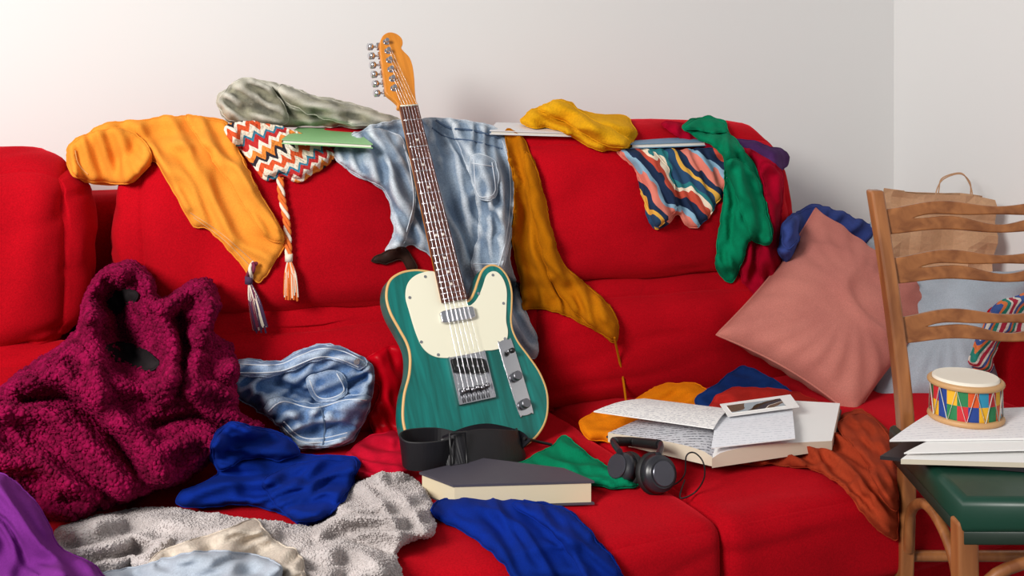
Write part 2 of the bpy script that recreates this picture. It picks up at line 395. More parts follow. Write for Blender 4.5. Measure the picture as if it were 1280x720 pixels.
# ------------------------------------------------ cloth materials
C=dict(
 peach=fabric('peach_orange_jersey','F39C3A','EA9232'),
 denimg=fabric('faded_olive_denim','A09C86','66655A',nsc=22,wear='CFCBBE',cl=.4,ch=.6),
 denim=fabric('light_wash_denim','98A9BB','6E829A',nsc=12,fine=420,bump=.3,wear='D2DAE2',thread=.25),
 denimb=fabric('mid_wash_denim','7897C2','446698',nsc=14,fine=420,bump=.3,wear='BCCCE0',thread=.28),
 ochre=fabric('ochre_cotton','BC7006','A86202'),
 yellow=fabric('mustard_knit','E8AA18','D89810',kind='knit',fine=260,bump=.6),
 green=fabric('emerald_jersey','03845C','02704C'),
 crimson=fabric('crimson_jersey','AC0228','90001E'),
 purple=fabric('dark_purple_jersey','553068','422250'),
 blue=fabric('slate_blue_cotton','3E4E94','2E3E78'),
 navy=fabric('royal_blue_jersey','07298A','06226E'),
 burg=fabric('burgundy_boucle','940A44','6A062E',kind='knit',fine=150,bump=.6,nsc=30,thread=.35),
 blk=fabric('opening_shade','2A2426','181416'),  # dark tone standing for the shade inside the jumper's openings
 fleece=fabric('grey_beige_fleece','C9C1BF','B4ACAA',kind='knit',fine=170,bump=.4,nsc=20,thread=.12),
 tee=fabric('pale_blue_grey_jersey','B0B8C4','9EA8B4'),
 beige=fabric('oatmeal_knit','D2C6B8','BEB0A0',kind='knit',fine=220,bump=.5),
 violet=fabric('violet_fleece','7C2E88','6A2476'),
 scarlet=fabric('scarlet_cotton','CC1030','B40A28'),
 orange=fabric('bright_orange_cotton','E8820C','D67404'),
 rust=fabric('rust_linen','A83E22','8E321C'),
 pink=fabric('dusty_pink_linen','C67C70','BA7268',fine=500,bump=.4),
 greyp=fabric('blue_grey_linen','AAB2BC','9CA4AE',fine=500,bump=.4),
)
C['stitch']=simple('stitch_thread','D8A060',.8)
C['dstitch']=simple('denim_seam_thread','D4DAE2',.8)
C['dseam']=fabric('denim_seam','62758F','4C5E78')
# ------------------------------------------------ items on the sofa back
gj=garment('grey_jeans',[(270,128),(280,112),(302,97),(330,101),(345,103),(372,110),(398,120),(430,126),(466,136),(492,150),(520,150),(500,162),(450,160),(400,158),(350,160),(310,160),(284,152)],C['denimg'],lim=2.32,dome=.025,R=20,namp=.016,nsc=13,nst=3,nang=22,grow=.25,
  folds=[([(330,105),(350,130),(380,155)],4,-.012),([(300,100),(345,108),(375,125),(420,140)],5,.012)],back=.06)
layer(gj,'leg',[(271,130),(282,112),(302,98),(328,102),(348,120),(362,148),(350,158),(316,158),(286,150)],C['denimg'],lim=2.32,nang=35,nsc=9,namp=.014)
layer(gj,'second_leg',[(350,106),(398,121),(440,130),(480,142),(508,152),(470,158),(420,152),(380,140),(356,126)],C['denimg'],lim=2.32,nang=15,nsc=9,namp=.012)
dj=garment('denim_jacket',[(416,192),(438,168),(485,152),(545,147),(575,150),(602,153),(628,165),(640,190),(646,230),(644,280),(638,320),(644,350),(656,385),(672,425),(668,450),(640,434),(606,400),(588,375),(560,350),(538,322),(515,306),(500,314),(484,314),(492,285),(480,240),(450,222),(426,206)],C['denim'],lim=2.29,namp=.016,nsc=15,nang=68,nst=4,grow=.22,hmax=.022,crump=.45,
  folds=[([(556,180),(568,250),(590,320)],5,-.012),([(520,170),(530,240),(560,300)],5,.012)],back=.03)
layer(dj,'sleeve',[(416,192),(436,171),(470,160),(500,172),(514,205),(520,250),(512,288),(500,312),(486,310),(493,283),(482,240),(452,222),(428,206)],C['denim'],lim=2.28,nang=58,nsc=12,namp=.016,crump=.4)
layer(dj,'leg',[(566,154),(602,154),(628,166),(640,190),(646,230),(642,280),(632,325),(616,348),(596,350),(590,325),(598,290),(594,240),(578,195)],C['denim'],lim=2.28,nang=82,nsc=12,namp=.014)
layer(dj,'pocket',[(588,196),(618,200),(622,240),(608,250),(594,242)],C['denim'],lim=2.28,nang=0,nsc=20,namp=.003,grow=.03)
for k_,sm_ in enumerate(([(628,176),(636,205),(638,250),(632,300),(622,338)],[(632,176),(640,205),(642,250),(636,300),(626,336)],[(590,204),(617,208)],[(592,199),(596,241),(608,246),(619,238),(615,203)],[(504,180),(513,214),(517,252),(508,290)],[(594,338),(618,337)],[(592,330),(622,330)])):
    seam('stitch_%d'%k_,sm_,.0011,C['dstitch'],dj)
seam('waistband',[(545,150),(562,160),(590,163),(624,172)],.0028,C['dseam'],dj)
seam('waistband_low',[(540,160),(560,172),(590,176),(628,186)],.0020,C['dseam'],dj)
garment('leather_belt',[(464,326),(480,315),(503,309),(512,316),(522,336),(510,338),(500,324),(482,331)],fabric('brown_leather','3A2620','2A1C18',rough=.6),lim=2.2,namp=.003,nsc=14,grow=.1)
prism('white_book',[Py(612,163,2.24),Py(620,153,2.40),Py(706,155,2.40),Py(714,166,2.22)],.010,[simple('white_cover','E4E2E4',.5),paper('book_pages_b','DAD4CA')],cover=.002)
oc=garment('ochre_trousers',[(632,164),(650,168),(666,195),(680,240),(690,290),(704,328),(728,350),(764,384),(774,410),(768,428),(745,414),(715,399),(690,388),(668,386),(654,384),(650,350),(640,300),(643,240),(636,200)],C['ochre'],lim=2.27,namp=.015,nsc=11,nang=74,nst=5,grow=.25,crump=.2,
  folds=[([(650,185),(662,250),(668,320),(690,370)],4,.012),([(664,230),(680,300),(705,345),(755,400)],4,.012),([(656,260),(660,330),(672,375)],4,-.01)])
layer(oc,'leg',[(655,190),(668,205),(681,245),(691,292),(705,330),(729,352),(764,385),(773,410),(767,426),(742,410),(712,386),(688,350),(672,300),(660,240)],C['ochre'],lim=2.27,nang=62,nsc=9,namp=.013)
tube('drawstring',[on(768,422),on(774,450),on(779,475),on(783,505)],.0028,C['ochre'],oc)
ms=garment('mustard_scarf',[(650,152),(656,142),(674,132),(698,124),(712,127),(730,138),(752,142),(782,144),(793,158),(796,172),(782,187),(745,186),(716,172),(690,160),(664,160)],C['yellow'],lim=2.33,dome=.02,R=18,namp=.018,nsc=9,nang=25,nst=4,grow=.25,
  folds=[([(665,150),(700,140),(740,160),(780,180)],4,.012),([(690,130),(720,145),(760,155),(790,165)],4,.010)],back=.06)
layer(ms,'loop',[(672,134),(698,125),(713,129),(735,145),(765,160),(788,176),(780,186),(752,180),(720,162),(692,146)],C['yellow'],lim=2.33,nang=35,nsc=8,namp=.013,thick=.010,r=7)
ot=garment('orange_tshirt',[(84,184),(98,172),(112,165),(135,152),(170,150),(215,144),(262,147),(286,156),(300,190),(322,236),(345,275),(357,300),(350,318),(326,352),(314,346),(290,318),(262,290),(240,281),(222,250),(205,222),(190,203),(166,228),(140,231),(104,226),(86,212)],C['peach'],lim=2.3,namp=.010,nsc=24,nang=58,nst=5,dome=.008,R=30,grow=.12,crump=.15,
  folds=[([(175,160),(200,200),(235,260)],5,.012),([(215,150),(250,220),(290,300)],7,.010),([(190,190),(196,205),(215,235)],4,-.014)],back=.03)
layer(ot,'sleeve',[(85,186),(100,172),(118,163),(150,160),(176,172),(190,200),(166,227),(140,230),(104,225),(87,211)],C['peach'],lim=2.3,nang=75,nsc=12,namp=.013)
layer(ot,'folded_front',[(232,146),(262,148),(286,157),(300,190),(322,236),(345,275),(355,300),(335,300),(312,268),(284,226),(255,184)],C['peach'],lim=2.3,nang=58,nsc=14,namp=.010)
seam('hem_stitch',[(242,272),(280,300),(318,338)],.0012,C['stitch'],ot)
seam('hem_stitch_2',[(238,266),(278,293),(320,330)],.0012,C['stitch'],ot)
seam('cuff_stitch',[(94,188),(98,205),(110,218)],.0012,C['stitch'],ot)
hat=garment('crochet_hat',[(282,160),(312,153),(350,160),(392,174),(416,190),(412,203),(388,218),(372,227),(352,218),(332,224),(318,208),(306,192),(292,176)],
  stripes('crochet_stripes',[('EADCC8',1),('D8552C',1),('F2E6D6',.7),('2E2A34',.6),('E88A3A',.9),('EFE3D2',.7),('C03030',.9),('3C7F9A',.5)],11,rot=(0,.45,0),distort=.08,knit=150,zig=1.2),lim=2.25,thick=.012,namp=.004,dome=.012,R=22,back=.05,grow=.06,hem=.005)
prism('green_book',[Py(352,174,2.16),Py(372,159,2.32),Py(440,160,2.34),Py(466,180,2.14)],.010,[simple('green_cover','8FC486',.5),paper('book_pages','EDE8DC')],cover=.002)
wools=[simple('wool_orange','E4722A',.9),simple('wool_cream','EADCC8',.9),simple('wool_maroon','7A2440',.9),simple('wool_purple','4A3050',.9)]
def braid(nm,uv,par,ms,r=.0048):
    P=[Vector(on(a,b,.012)) for a,b in catmull(uv,False,step=2.5)]
    for s in range(3):
        pts=[]
        for i,p in enumerate(P):
            ph=i*.55+s*2.094; pts.append(p+RV*math.cos(ph)*r+FW*math.sin(ph)*r*.7)
        tube('%s_strand_%d'%(nm,s),pts,r*.75,ms[s],par,sm=False,res=3)
    return P[-1]
def tassel(nm,top,L,par,ms,n=30,sp=.015,dx=0):
    cyl(nm+'_knot',top+Vector((0,0,.008)),top-Vector((0,0,.008)),.008,ms[1],par)
    for i in range(n):
        a=random.uniform(-1,1);b=random.uniform(-1,1); ln=L*random.uniform(.85,1.1)
        q=top+RV*(a*sp+dx)+Vector((0,-.5*abs(b)*sp,-ln)); m=top+RV*(a*sp*.75+dx*.4)-Vector((0,.01,ln*.4))
        tube('%s_yarn_%d'%(nm,i),[top,m,q],.0018,ms[i%len(ms)],par,res=2)
e=braid('braid_1',[(350,222),(352,245),(358,275),(360,300),(361,322)],hat,[wools[0],wools[1],wools[0]])
tassel('tassel_1',e,.082,hat,[wools[0],wools[1],wools[0]],dx=.004)
e=braid('braid_2',[(318,328),(314,338),(311,350)],hat,[wools[2],wools[1],wools[2]])
tassel('tassel_2',e,.100,hat,[wools[2],wools[3],wools[1]],dx=.024)
garment('purple_top',[(868,166),(905,170),(940,176),(968,184),(986,193),(984,208),(966,212),(935,200),(900,190)],C['purple'],lim=2.33,dome=.012,R=12,namp=.014,nsc=8,back=.05,grow=.2,nang=15,nst=4)
cs=garment('crimson_shirt',[(828,158),(850,152),(880,168),(905,176),(940,188),(972,208),(980,222),(978,260),(972,300),(976,340),(950,368),(938,362),(922,340),(915,300),(905,240),(895,200)],C['crimson'],lim=2.29,namp=.016,nsc=12,nang=82,nst=5,grow=.2,crump=.2,folds=[([(945,200),(958,260),(955,340)],5,.012),([(930,210),(935,260),(940,330)],5,.010)])
layer(cs,'sleeve',[(952,205),(974,212),(979,240),(974,290),(976,338),(956,360),(946,330),(956,280),(955,240)],C['crimson'],lim=2.29,nang=86,nsc=8,namp=.013)
prism('blue_notebook',[Py(788,180,2.18),Py(805,167,2.34),Py(904,162,2.34),Py(904,176,2.18)],.012,[simple('slate_cover','6A90AE',.5),paper('book_pages_c','EEEAE2')],cover=.002)
smt=stripes('scarf_stripes',[('2A4A6C',1.6),('E6B04A',.8),('1E3250',1.2),('E08070',1.8),('8CB4CC',.7),('1E2E4C',1.6),('C8503C',1),('F0E0C8',.5),('2C7A80',.8)],6.5,rot=(0,-.85,0),distort=.14)
ss=garment('striped_scarf',[(772,190),(800,186),(850,186),(912,188),(910,215),(902,245),(890,266),(870,287),(856,280),(846,270),(836,280),(818,286),(808,266),(800,232),(790,208)],
  smt,lim=2.27,namp=.018,nsc=10,nang=62,nst=4,grow=.25,crump=.2)
layer(ss,'end',[(776,190),(812,188),(834,210),(846,244),(842,268),(822,284),(810,266),(802,232),(790,208)],smt,lim=2.27,nang=66,nsc=8,namp=.014)
gt=garment('green_tshirt',[(854,160),(864,148),(884,146),(906,150),(910,164),(930,186),(946,212),(956,250),(966,290),(962,306),(938,302),(928,330),(914,354),(896,338),(897,300),(903,250),(906,205),(896,186),(872,172)],C['green'],lim=2.3,namp=.016,nsc=12,nang=78,nst=5,grow=.22,crump=.2,
  folds=[([(905,165),(920,210),(925,260),(912,330)],5,.010),([(912,220),(916,270),(905,320)],4,-.01)],back=.04)
layer(gt,'sleeve',[(905,205),(926,200),(946,222),(956,255),(965,290),(961,305),(940,301),(928,270),(918,240)],C['green'],lim=2.3,nang=70,nsc=9,namp=.014)
layer(gt,'collar',[(855,160),(865,149),(884,147),(905,151),(908,164),(890,166),(870,162)],C['green'],lim=2.3,nang=5,nsc=6,namp=.010)
# ------------------------------------------------ pillows etc on the right
def pillow(name,c4,th,mat,parent=None,n=44,seed=0):
    a,b,c,d=[Vector(p) for p in c4]; nrm=((b-a).cross(d-a)).normalized(); vs=[];fs=[]
    mid=(a+b+c+d)/4
    for sd in (1,-1):
        for i in range(n+1):
            for j in range(n+1):
                s=i/n;t=j/n; p=a*(1-s)*(1-t)+b*s*(1-t)+c*s*t+d*(1-s)*t
                x=2*s-1;y=2*t-1
                pin=.10*((1-x*x)*(y*y)+(1-y*y)*(x*x)); p=p+(mid-p)*pin*.8
                w=((1-x*x)*(1-y*y))**.42
                ed=(1-w)*w*4; ang=math.atan2(y,x)
                wr=noise.noise(p*7+Vector((seed,0,0)))*.018*w+max(0,1-abs(noise.noise(p*5+Vector((seed,4,0))))*6)*.014*w+math.sin(ang*22+seed+3*noise.noise(p*6))*.003*ed
                vs.append(p+nrm*sd*(th/2*w+wr+.002))
    q=(n+1)**2
    for o in (0,q):
        for i in range(n):
            for j in range(n):
                k=o+i*(n+1)+j; fs.append((k,k+1,k+n+2,k+n+1))
    rim=[]
    for i in range(n): rim.append(i)
    for i in range(n): rim.append(i*(n+1)+n)
    for i in range(n,0,-1): rim.append(n*(n+1)+i)
    for i in range(n,0,-1): rim.append(i*(n+1))
    for i in range(len(rim)): e0,e1=rim[i],rim[(i+1)%len(rim)]; fs.append((e0,e1,e1+q,e0+q))
    o=mesh(name,vs,fs,mat,parent); TREES.append(BVHTree.FromPolygons(vs,fs[:2*n*n]))
    tube('seam',[vs[i] for i in rim],.0028,mat,o,cyclic=True,sm=False,res=2)
    return o
bs=garment('blue_shirt',[(976,292),(980,276),(1000,263),(1022,255),(1046,262),(1066,270),(1090,282),(1100,300),(1100,340),(1040,350),(1000,345),(974,320)],C['blue'],lim=2.38,dome=.05,R=30,namp=.02,nsc=11,nst=4,nang=-40,back=.1,grow=.25)
layer(bs,'sleeve',[(978,288),(984,274),(1004,264),(1022,258),(1024,275),(1006,292),(988,310),(978,305)],C['blue'],lim=2.38,nang=-40,nsc=7,namp=.012)
pillow('grey_cushion',[Py(1050,318,2.34),Py(1096,268,2.42),Py(1146,304,2.34),Py(1110,385,2.2)],.09,C['greyp'],seed=3)
pillow('grey_cushion',[Py(1106,352,2.12),Py(1296,338,1.90),Py(1262,494,1.74),Py(1084,512,1.88)],.14,C['greyp'],seed=8)
pillow('pink_cushion',[Py(1020,260,2.2),Py(1184,388,2.0),Py(1068,520,1.8),Py(896,418,2.0)],.17,C['pink'],seed=1)
garment('crochet_blanket',[(1212,455),(1222,420),(1240,385),(1262,372),(1300,368),(1300,430),(1262,420),(1245,440),(1238,466)],
  stripes('blanket_stripes',[('B83048',1),('E8E0D4',.6),('2E8C7C',1),('E88048',.7),('4460A0',.8),('E8E0D4',.6)],22,rot=(0,.8,.3),distort=.04,knit=140),lim=1.72,thick=.02,namp=.006,grow=.1)
def bag(name,c,w,d,h,rz,tilt,mat):
    M4=Matrix.Translation(c)@Matrix.Rotation(rz,4,'Z')@Matrix.Rotation(tilt,4,'Y'); e=empty(name,M4)
    prof=[]; nx=10
    for i in range(nx): prof.append((-w/2+w*i/nx,-d/2))
    for i in range(4): prof.append((w/2,-d/2+d*i/4))
    for i in range(nx): prof.append((w/2-w*i/nx,d/2))
    for i in range(4): prof.append((-w/2,d/2-d*i/4))
    n=len(prof); nzv=12; vs=[];fs=[]
    for zi in range(nzv+1):
        z=h*zi/nzv; f=zi/nzv
        for (x,y) in prof:
            gus=(1-abs(2*y/d))*(abs(x)>w*.49)*.3*f; xx=x*(1-gus)
            p=Vector((x*7+rz*5,y*7,z*7)); cr=(abs(noise.noise(p*1.3))-.2)*.05
            vs.append((xx+noise.noise(p)*.016,y*(1-.5*f)+cr*(1 if y<0 else -1)*min(1,zi/2),z+(noise.noise(Vector((x*6,3,y)))*.03 if zi==nzv else 0)))
    for zi in range(nzv):
        for i in range(n): a=zi*n+i;b=zi*n+(i+1)%n; fs.append((a,b,b+n,a+n))
    fs.append(tuple(range(n)))
    o=mesh('bag_body',vs,fs,mat,e,smooth=False); sm=o.modifiers.new('s','SOLIDIFY'); sm.thickness=.0015
    for s in (-1,1):
        y=s*d*.25; j=.02+.02*s
        tube('handle_%s'%('front' if s<0 else 'back'),[(-w*.1+j,y,h-.03),(-w*.1+j,y,h+.01),(-w*.06+j,y+.01*s,h+.045),(j*1.4+w*.08,y+.02*s,h+.065),(w*.2+j,y+.01*s,h+.045),(w*.24+j,y,h+.01),(w*.24+j,y,h-.03)],.0018,mat,e)
    return e
kraft=fabric('kraft_paper','C79E7C','B88E6C',rough=.7,fine=200,bump=.1,sheen=0,thread=.08)
bag('paper_bag',(2.27,2.20,.565),.30,.13,.25,-.34,.10,kraft)
# ------------------------------------------------ things on the seat
garment('red_satin_cloth',[(455,455),(470,440),(492,432),(520,440),(530,500),(520,555),(495,560),(470,548),(462,520),(474,490)],fabric('red_satin','C00418','A00010',rough=.4,fine=900,bump=.1),lim=2.06,namp=.014,nsc=11,nst=4,nang=75,grow=.2)
garment('scarlet_shirt',[(430,575),(452,550),(478,541),(502,542),(514,570),(512,592),(475,603),(440,597)],C['scarlet'],lim=3,dome=.012,R=20,namp=.014,nsc=9,nst=4,nang=15,grow=.2)
jk=garment('denim_shorts',[(278,462),(296,450),(320,450),(348,452),(372,440),(400,430),(428,434),(452,446),(467,462),(465,500),(452,535),(436,554),(402,560),(368,560),(348,535),(320,514),(296,496)],C['denimb'],front=(400,562),k=1.4,thick=.008,dome=.02,R=28,namp=.018,nsc=15,nst=2.6,nang=-30,grow=.28,step=3.2,crump=.6,
  folds=[([(330,500),(370,520),(430,510),(460,490)],6,.018),([(350,478),(400,494),(455,472)],5,-.025),([(318,490),(350,500),(372,530)],5,.014)],back=.08)
a_=dict(front=(400,575),k=1.4)
layer(jk,'leg',[(330,512),(352,496),(392,504),(432,494),(462,494),(462,508),(450,536),(434,553),(400,559),(370,558),(350,534)],C['denimb'],nang=-15,nsc=10,namp=.016,crump=.5,**a_)
layer(jk,'waistband',[(279,462),(296,450),(346,452),(372,440),(400,431),(428,434),(458,449),(450,462),(424,452),(396,450),(352,468),(300,470)],C['denimb'],nang=-12,nsc=12,namp=.009,**a_)
layer(jk,'pocket',[(384,472),(424,464),(434,490),(412,502),(392,498)],C['denimb'],nang=0,nsc=20,namp=.003,grow=.03,**a_)
for k_,sm_ in enumerate(([(296,455),(346,456),(374,445),(400,436),(428,439),(454,451)],[(300,466),(350,464),(396,447),(424,449),(448,459)],[(387,475),(396,495),(412,498),(430,488),(421,467)],[(336,514),(354,502),(392,510),(432,500),(458,500)],[(352,532),(374,551),(402,553),(432,547)],[(355,527),(376,546),(402,548),(434,541)])):
    seam('stitch_%d'%k_,sm_,.0013,C['dstitch'],jk)
seam('leg_seam',[(400,508),(406,530),(404,556)],.0022,C['dseam'],jk)
for a,b in ((290,461),(446,452)): p=on(a,b,.002); cyl('button_%d'%a,p,p-FW*.004,.006,M['chrome'],jk,seg=16)
sw=garment('burgundy_boucle_jumper',[(-60,520),(0,484),(38,452),(72,432),(98,402),(104,372),(128,338),(165,324),(188,342),(202,372),(236,350),(264,350),(277,380),(268,414),(292,434),(298,470),(300,515),(330,530),(320,545),(290,552),(262,580),(232,602),(190,615),(140,634),(80,650),(30,645),(-60,650)],C['burg'],front=(150,640),k=.95,thick=.02,r=8,dome=.06,R=60,namp=.03,nsc=38,nst=4,nang=35,warp=.8,back=.1,step=4.2,grow=.2,kb=.12,hmax=.09,hem=0,post=.8,crump=.5,
  folds=[([(112,400),(116,360),(145,336),(178,348),(196,380),(214,425),(216,474)],9,.04),([(110,405),(118,440),(150,482),(200,486),(218,470)],9,.035),([(212,380),(240,364),(262,380),(252,420),(240,470)],10,.04),([(225,395),(232,430),(226,490)],7,-.05),([(145,370),(150,400),(165,445)],14,-.07),([(20,480),(80,470),(130,510),(180,560),(210,600)],11,.035),([(-20,520),(60,520),(120,570),(160,615)],10,.035),([(0,580),(60,585),(110,630)],10,.03),([(30,500),(90,500),(140,545),(170,590)],7,-.045),([(200,500),(250,485),(292,500)],10,.035),([(195,530),(240,520),(290,535)],7,-.045),([(210,560),(250,550),(275,560)],8,.03),([(60,450),(95,440),(130,490)],9,.03)])
bobbles('boucle_loops',sw,20000,.0042,C['burg'])
garment('black_tshirt',[(132,384),(142,368),(158,360),(171,366),(170,376),(156,382),(146,392)],C['blk'],thick=.003,namp=.008,lim=2.2,smooth=8,nsc=8,grow=.1,nang=-30,nst=3)  # dark patch on the jumper: shade inside its opening put into colour
garment('black_tshirt',[(132,434),(150,427),(172,432),(190,444),(200,455),(188,463),(166,458),(144,449)],C['blk'],thick=.003,namp=.008,lim=2.2,smooth=8,nsc=8,grow=.1,nang=30,nst=3,seed=5)  # lower opening of the jumper, its shade painted as a dark patch too
fl=garment('fleece_blanket',[(64,672),(90,652),(130,641),(200,632),(262,640),(330,648),(396,655),(420,630),(440,606),(470,594),(504,590),(528,606),(543,636),(543,668),(515,678),(498,690),(508,730),(505,760),(60,760)],C['fleece'],lim=3,thick=.012,r=8,dome=.012,R=40,namp=.018,nsc=20,nst=5,nang=-10,grow=.12,kb=.12,hem=0,hmax=.04,crump=.2,
  folds=[([(450,605),(480,635),(500,680)],6,.014),([(470,600),(505,625),(530,665)],6,.014),([(120,660),(180,650),(260,665),(340,670)],6,.014),([(400,665),(440,650),(500,655)],6,.014),([(380,700),(440,690),(480,715)],7,.014),([(390,680),(430,668),(490,690)],5,-.014),([(100,690),(160,675),(210,680)],6,.014)])
bobbles('fleece_pile',fl,30000,.0017,C['fleece'])
garment('oatmeal_jumper',[(190,700),(225,680),(280,662),(320,650),(340,672),(372,690),(380,712),(370,760),(180,760)],C['beige'],thick=.008,namp=.015,nsc=12,lim=3,nang=-30,grow=.15,nst=4)
garment('grey_tshirt',[(120,722),(180,706),(240,690),(300,690),(345,702),(352,725),(340,770),(110,770)],C['tee'],namp=.012,nsc=12,lim=3,nang=-10,nst=5,grow=.15)
garment('violet_fleece',[(-60,600),(-20,590),(8,594),(42,622),(62,655),(78,684),(126,714),(130,760),(-60,760)],C['violet'],thick=.01,dome=.03,R=40,namp=.018,nsc=20,front=(40,790),k=1.2,grow=.15,nang=50,nst=5,folds=[([(0,605),(30,660),(80,715)],9,.016)])
nb=garment('blue_tshirt',[(220,628),(226,614),(250,604),(272,590),(262,572),(268,545),(288,528),(322,534),(362,546),(376,566),(445,572),(446,590),(436,615),(405,650),(372,654),(350,642),(320,634),(280,632),(240,636)],C['navy'],front=(330,655),k=2.2,dome=.012,R=30,namp=.017,nsc=14,nang=-8,nst=5,grow=.2,crump=.25,
  folds=[([(240,620),(300,605),(370,610),(420,620)],5,.012),([(270,590),(320,590),(380,597)],4,-.012)])
b_=dict(front=(330,665),k=2.2)
layer(nb,'sleeve',[(266,570),(270,546),(289,530),(322,536),(360,548),(374,566),(350,576),(318,572),(290,582),(274,588)],C['navy'],nang=10,nsc=9,namp=.014,**b_)
layer(nb,'body_fold',[(330,600),(372,578),(420,574),(445,575),(442,594),(434,614),(405,648),(374,652),(352,640),(336,622)],C['navy'],nang=-30,nsc=10,namp=.014,**b_)
garment('emerald_scarf',[(640,585),(665,570),(690,556),(704,544),(722,556),(744,574),(775,592),(798,606),(770,609),(738,606),(705,598),(670,592)],C['green'],namp=.013,nsc=8,nst=5,nang=25,lim=3,grow=.2)
rb=garment('royal_blue_top',[(538,634),(560,622),(620,622),(692,630),(722,646),(752,680),(772,706),(784,760),(650,770),(640,725),(618,694),(580,664),(548,650)],C['navy'],namp=.011,nsc=16,nst=6,nang=42,lim=3,grow=.12,crump=.15,folds=[([(600,635),(650,660),(690,720)],5,.008),([(660,635),(710,680),(735,740)],5,.008)])
layer(rb,'sleeve',[(640,628),(692,632),(722,648),(752,682),(772,708),(782,758),(740,762),(724,714),(696,674),(664,648)],C['navy'],lim=3,nang=52,nsc=12,namp=.009)
garment('orange_top',[(724,530),(742,516),(790,500),(824,482),(862,478),(884,486),(898,510),(900,530),(820,545),(765,552),(736,548)],C['orange'],namp=.014,nsc=10,front=(800,545),k=2.5,nst=4,grow=.2,hmax=.02,nang=-15)
garment('navy_cloth',[(868,500),(895,480),(925,458),(960,470),(990,490),(1000,515),(940,520),(890,515)],fabric('navy_wool','123068','0C2050'),namp=.014,nsc=10,front=(930,530),k=1.2,grow=.2,nst=4)
garment('brick_cloth',[(886,510),(905,488),(940,484),(985,488),(1020,500),(1040,520),(1020,530),(940,530),(900,525)],fabric('brick_red_cotton','B02620','961E16'),namp=.012,nsc=10,front=(950,535),k=2,nst=4,grow=.2,hmax=.02)
rs=garment('rust_scarf',[(886,572),(930,560),(1000,545),(1050,520),(1075,512),(1100,528),(1116,552),(1124,600),(1124,650),(1120,676),(1094,660),(1074,636),(1050,606),(1020,588),(975,580),(930,580)],C['rust'],namp=.016,nsc=10,nang=38,nst=5,lim=3,grow=.2,crump=.25,
  folds=[([(1000,560),(1050,575),(1090,620),(1110,660)],5,.01),([(1040,545),(1080,570),(1110,620)],5,.01)])
layer(rs,'end',[(1046,530),(1074,516),(1098,530),(1114,554),(1122,600),(1120,640),(1100,620),(1084,585),(1064,556)],C['rust'],lim=3,nang=60,nsc=8,namp=.012)
# open books and papers
pw=paper('white_paper'); pl_=paper('handwritten_paper',lines=45,ink='A4A4AE'); edge=paper('page_edges','D9CDB8')
def sheetstack(name,uv,z,th,m,edgem=None,curl=.0,parent=None,arch=0,spine=0):
    pts=[Pz(u,v,z) for u,v in uv]
    a,b,c,d=pts; n=16; vs=[];fs=[]
    for lay in (0,1):
        for i in range(n+1):
            for j in range(n+1):
                s=i/n;t=j/n; p=a*(1-s)*(1-t)+b*s*(1-t)+c*s*t+d*(1-s)*t
                q_=(t if spine==0 else 1-t)
                zz=curl*(math.sin(s*math.pi)*.6+.4*t*(1-s))+arch*(math.sin(math.pi*q_**.55) if lay==0 else 0); vs.append(p+Vector((0,0,zz-lay*th)))
    q=(n+1)**2
    mi=[]
    for o in (0,q):
        for i in range(n):
            for j in range(n): k=o+i*(n+1)+j; fs.append((k,k+1,k+n+2,k+n+1)); mi.append(0)
    for i in range(n):
        for e0,e1 in ((i,i+1),(i*(n+1),(i+1)*(n+1)),(n*(n+1)+i,n*(n+1)+i+1),(i*(n+1)+n,(i+1)*(n+1)+n)): fs.append((e0,e1,e1+q,e0+q)); mi.append(1)
    return mesh(name,vs,fs,[m,edgem or edge],parent,smooth=False,midx=mi)
nbk=empty('open_notebook')
sheetstack('cover',[(758,545),(830,520),(925,528),(892,576)],SZ+.032,.004,simple('notebook_cover','2A2A30',.5),simple('cover_edge','2A2A30',.5),parent=nbk)
sheetstack('page_block_left',[(760,541),(825,512),(912,524),(890,571)],SZ+.052,.018,paper('page_grey_print','D4D4DA',ink='50545E',lines=24),parent=nbk,arch=.010,spine=1)
sheetstack('loose_page',[(742,514),(806,498),(912,511),(892,538)],SZ+.078,.002,pl_,pw,parent=nbk,curl=.010)
ob=empty('open_sketchbook')
sheetstack('cover',[(892,576),(905,510),(1052,512),(1042,556)],SZ+.032,.004,simple('sketch_cover','3A3430',.5),simple('cover_edge2','3A3430',.5),parent=ob)
sheetstack('page_block',[(890,573),(905,508),(1050,504),(1040,551)],SZ+.052,.018,pw,parent=ob,arch=.012)
sheetstack('loose_page',[(889,560),(898,514),(990,509),(994,550)],SZ+.072,.0015,paper('pale_page','EAECF2',lines=30,ink='D0D4DC'),pw,parent=ob,curl=.008)
m_pc=stripes('postcard_print',[('2C3A44',1.2),('E8E2D6',.2),('6A5A4A',1),('A8B8C0',.8),('33301E',.7)],14,rot=(0,0,.9),axis=0,distort=.2,rough=.3)
sheetstack('postcard_border',[(900,505),(988,493),(999,508),(910,520)],SZ+.084,.002,pw,pw,parent=ob)
sheetstack('postcard',[(908,507),(975,498),(982,507),(915,516)],SZ+.0855,.0015,m_pc,pw,parent=ob)
prism('dark_notebook',[Pz(524,590,SZ+.052),Pz(600,572,SZ+.052),Pz(705,585,SZ+.052),Pz(743,601,SZ+.052),Pz(566,606,SZ+.052)],.042,[simple('charcoal_cover','4A4650',.5),paper('cream_pages','D9CBAC')],cover=.004)
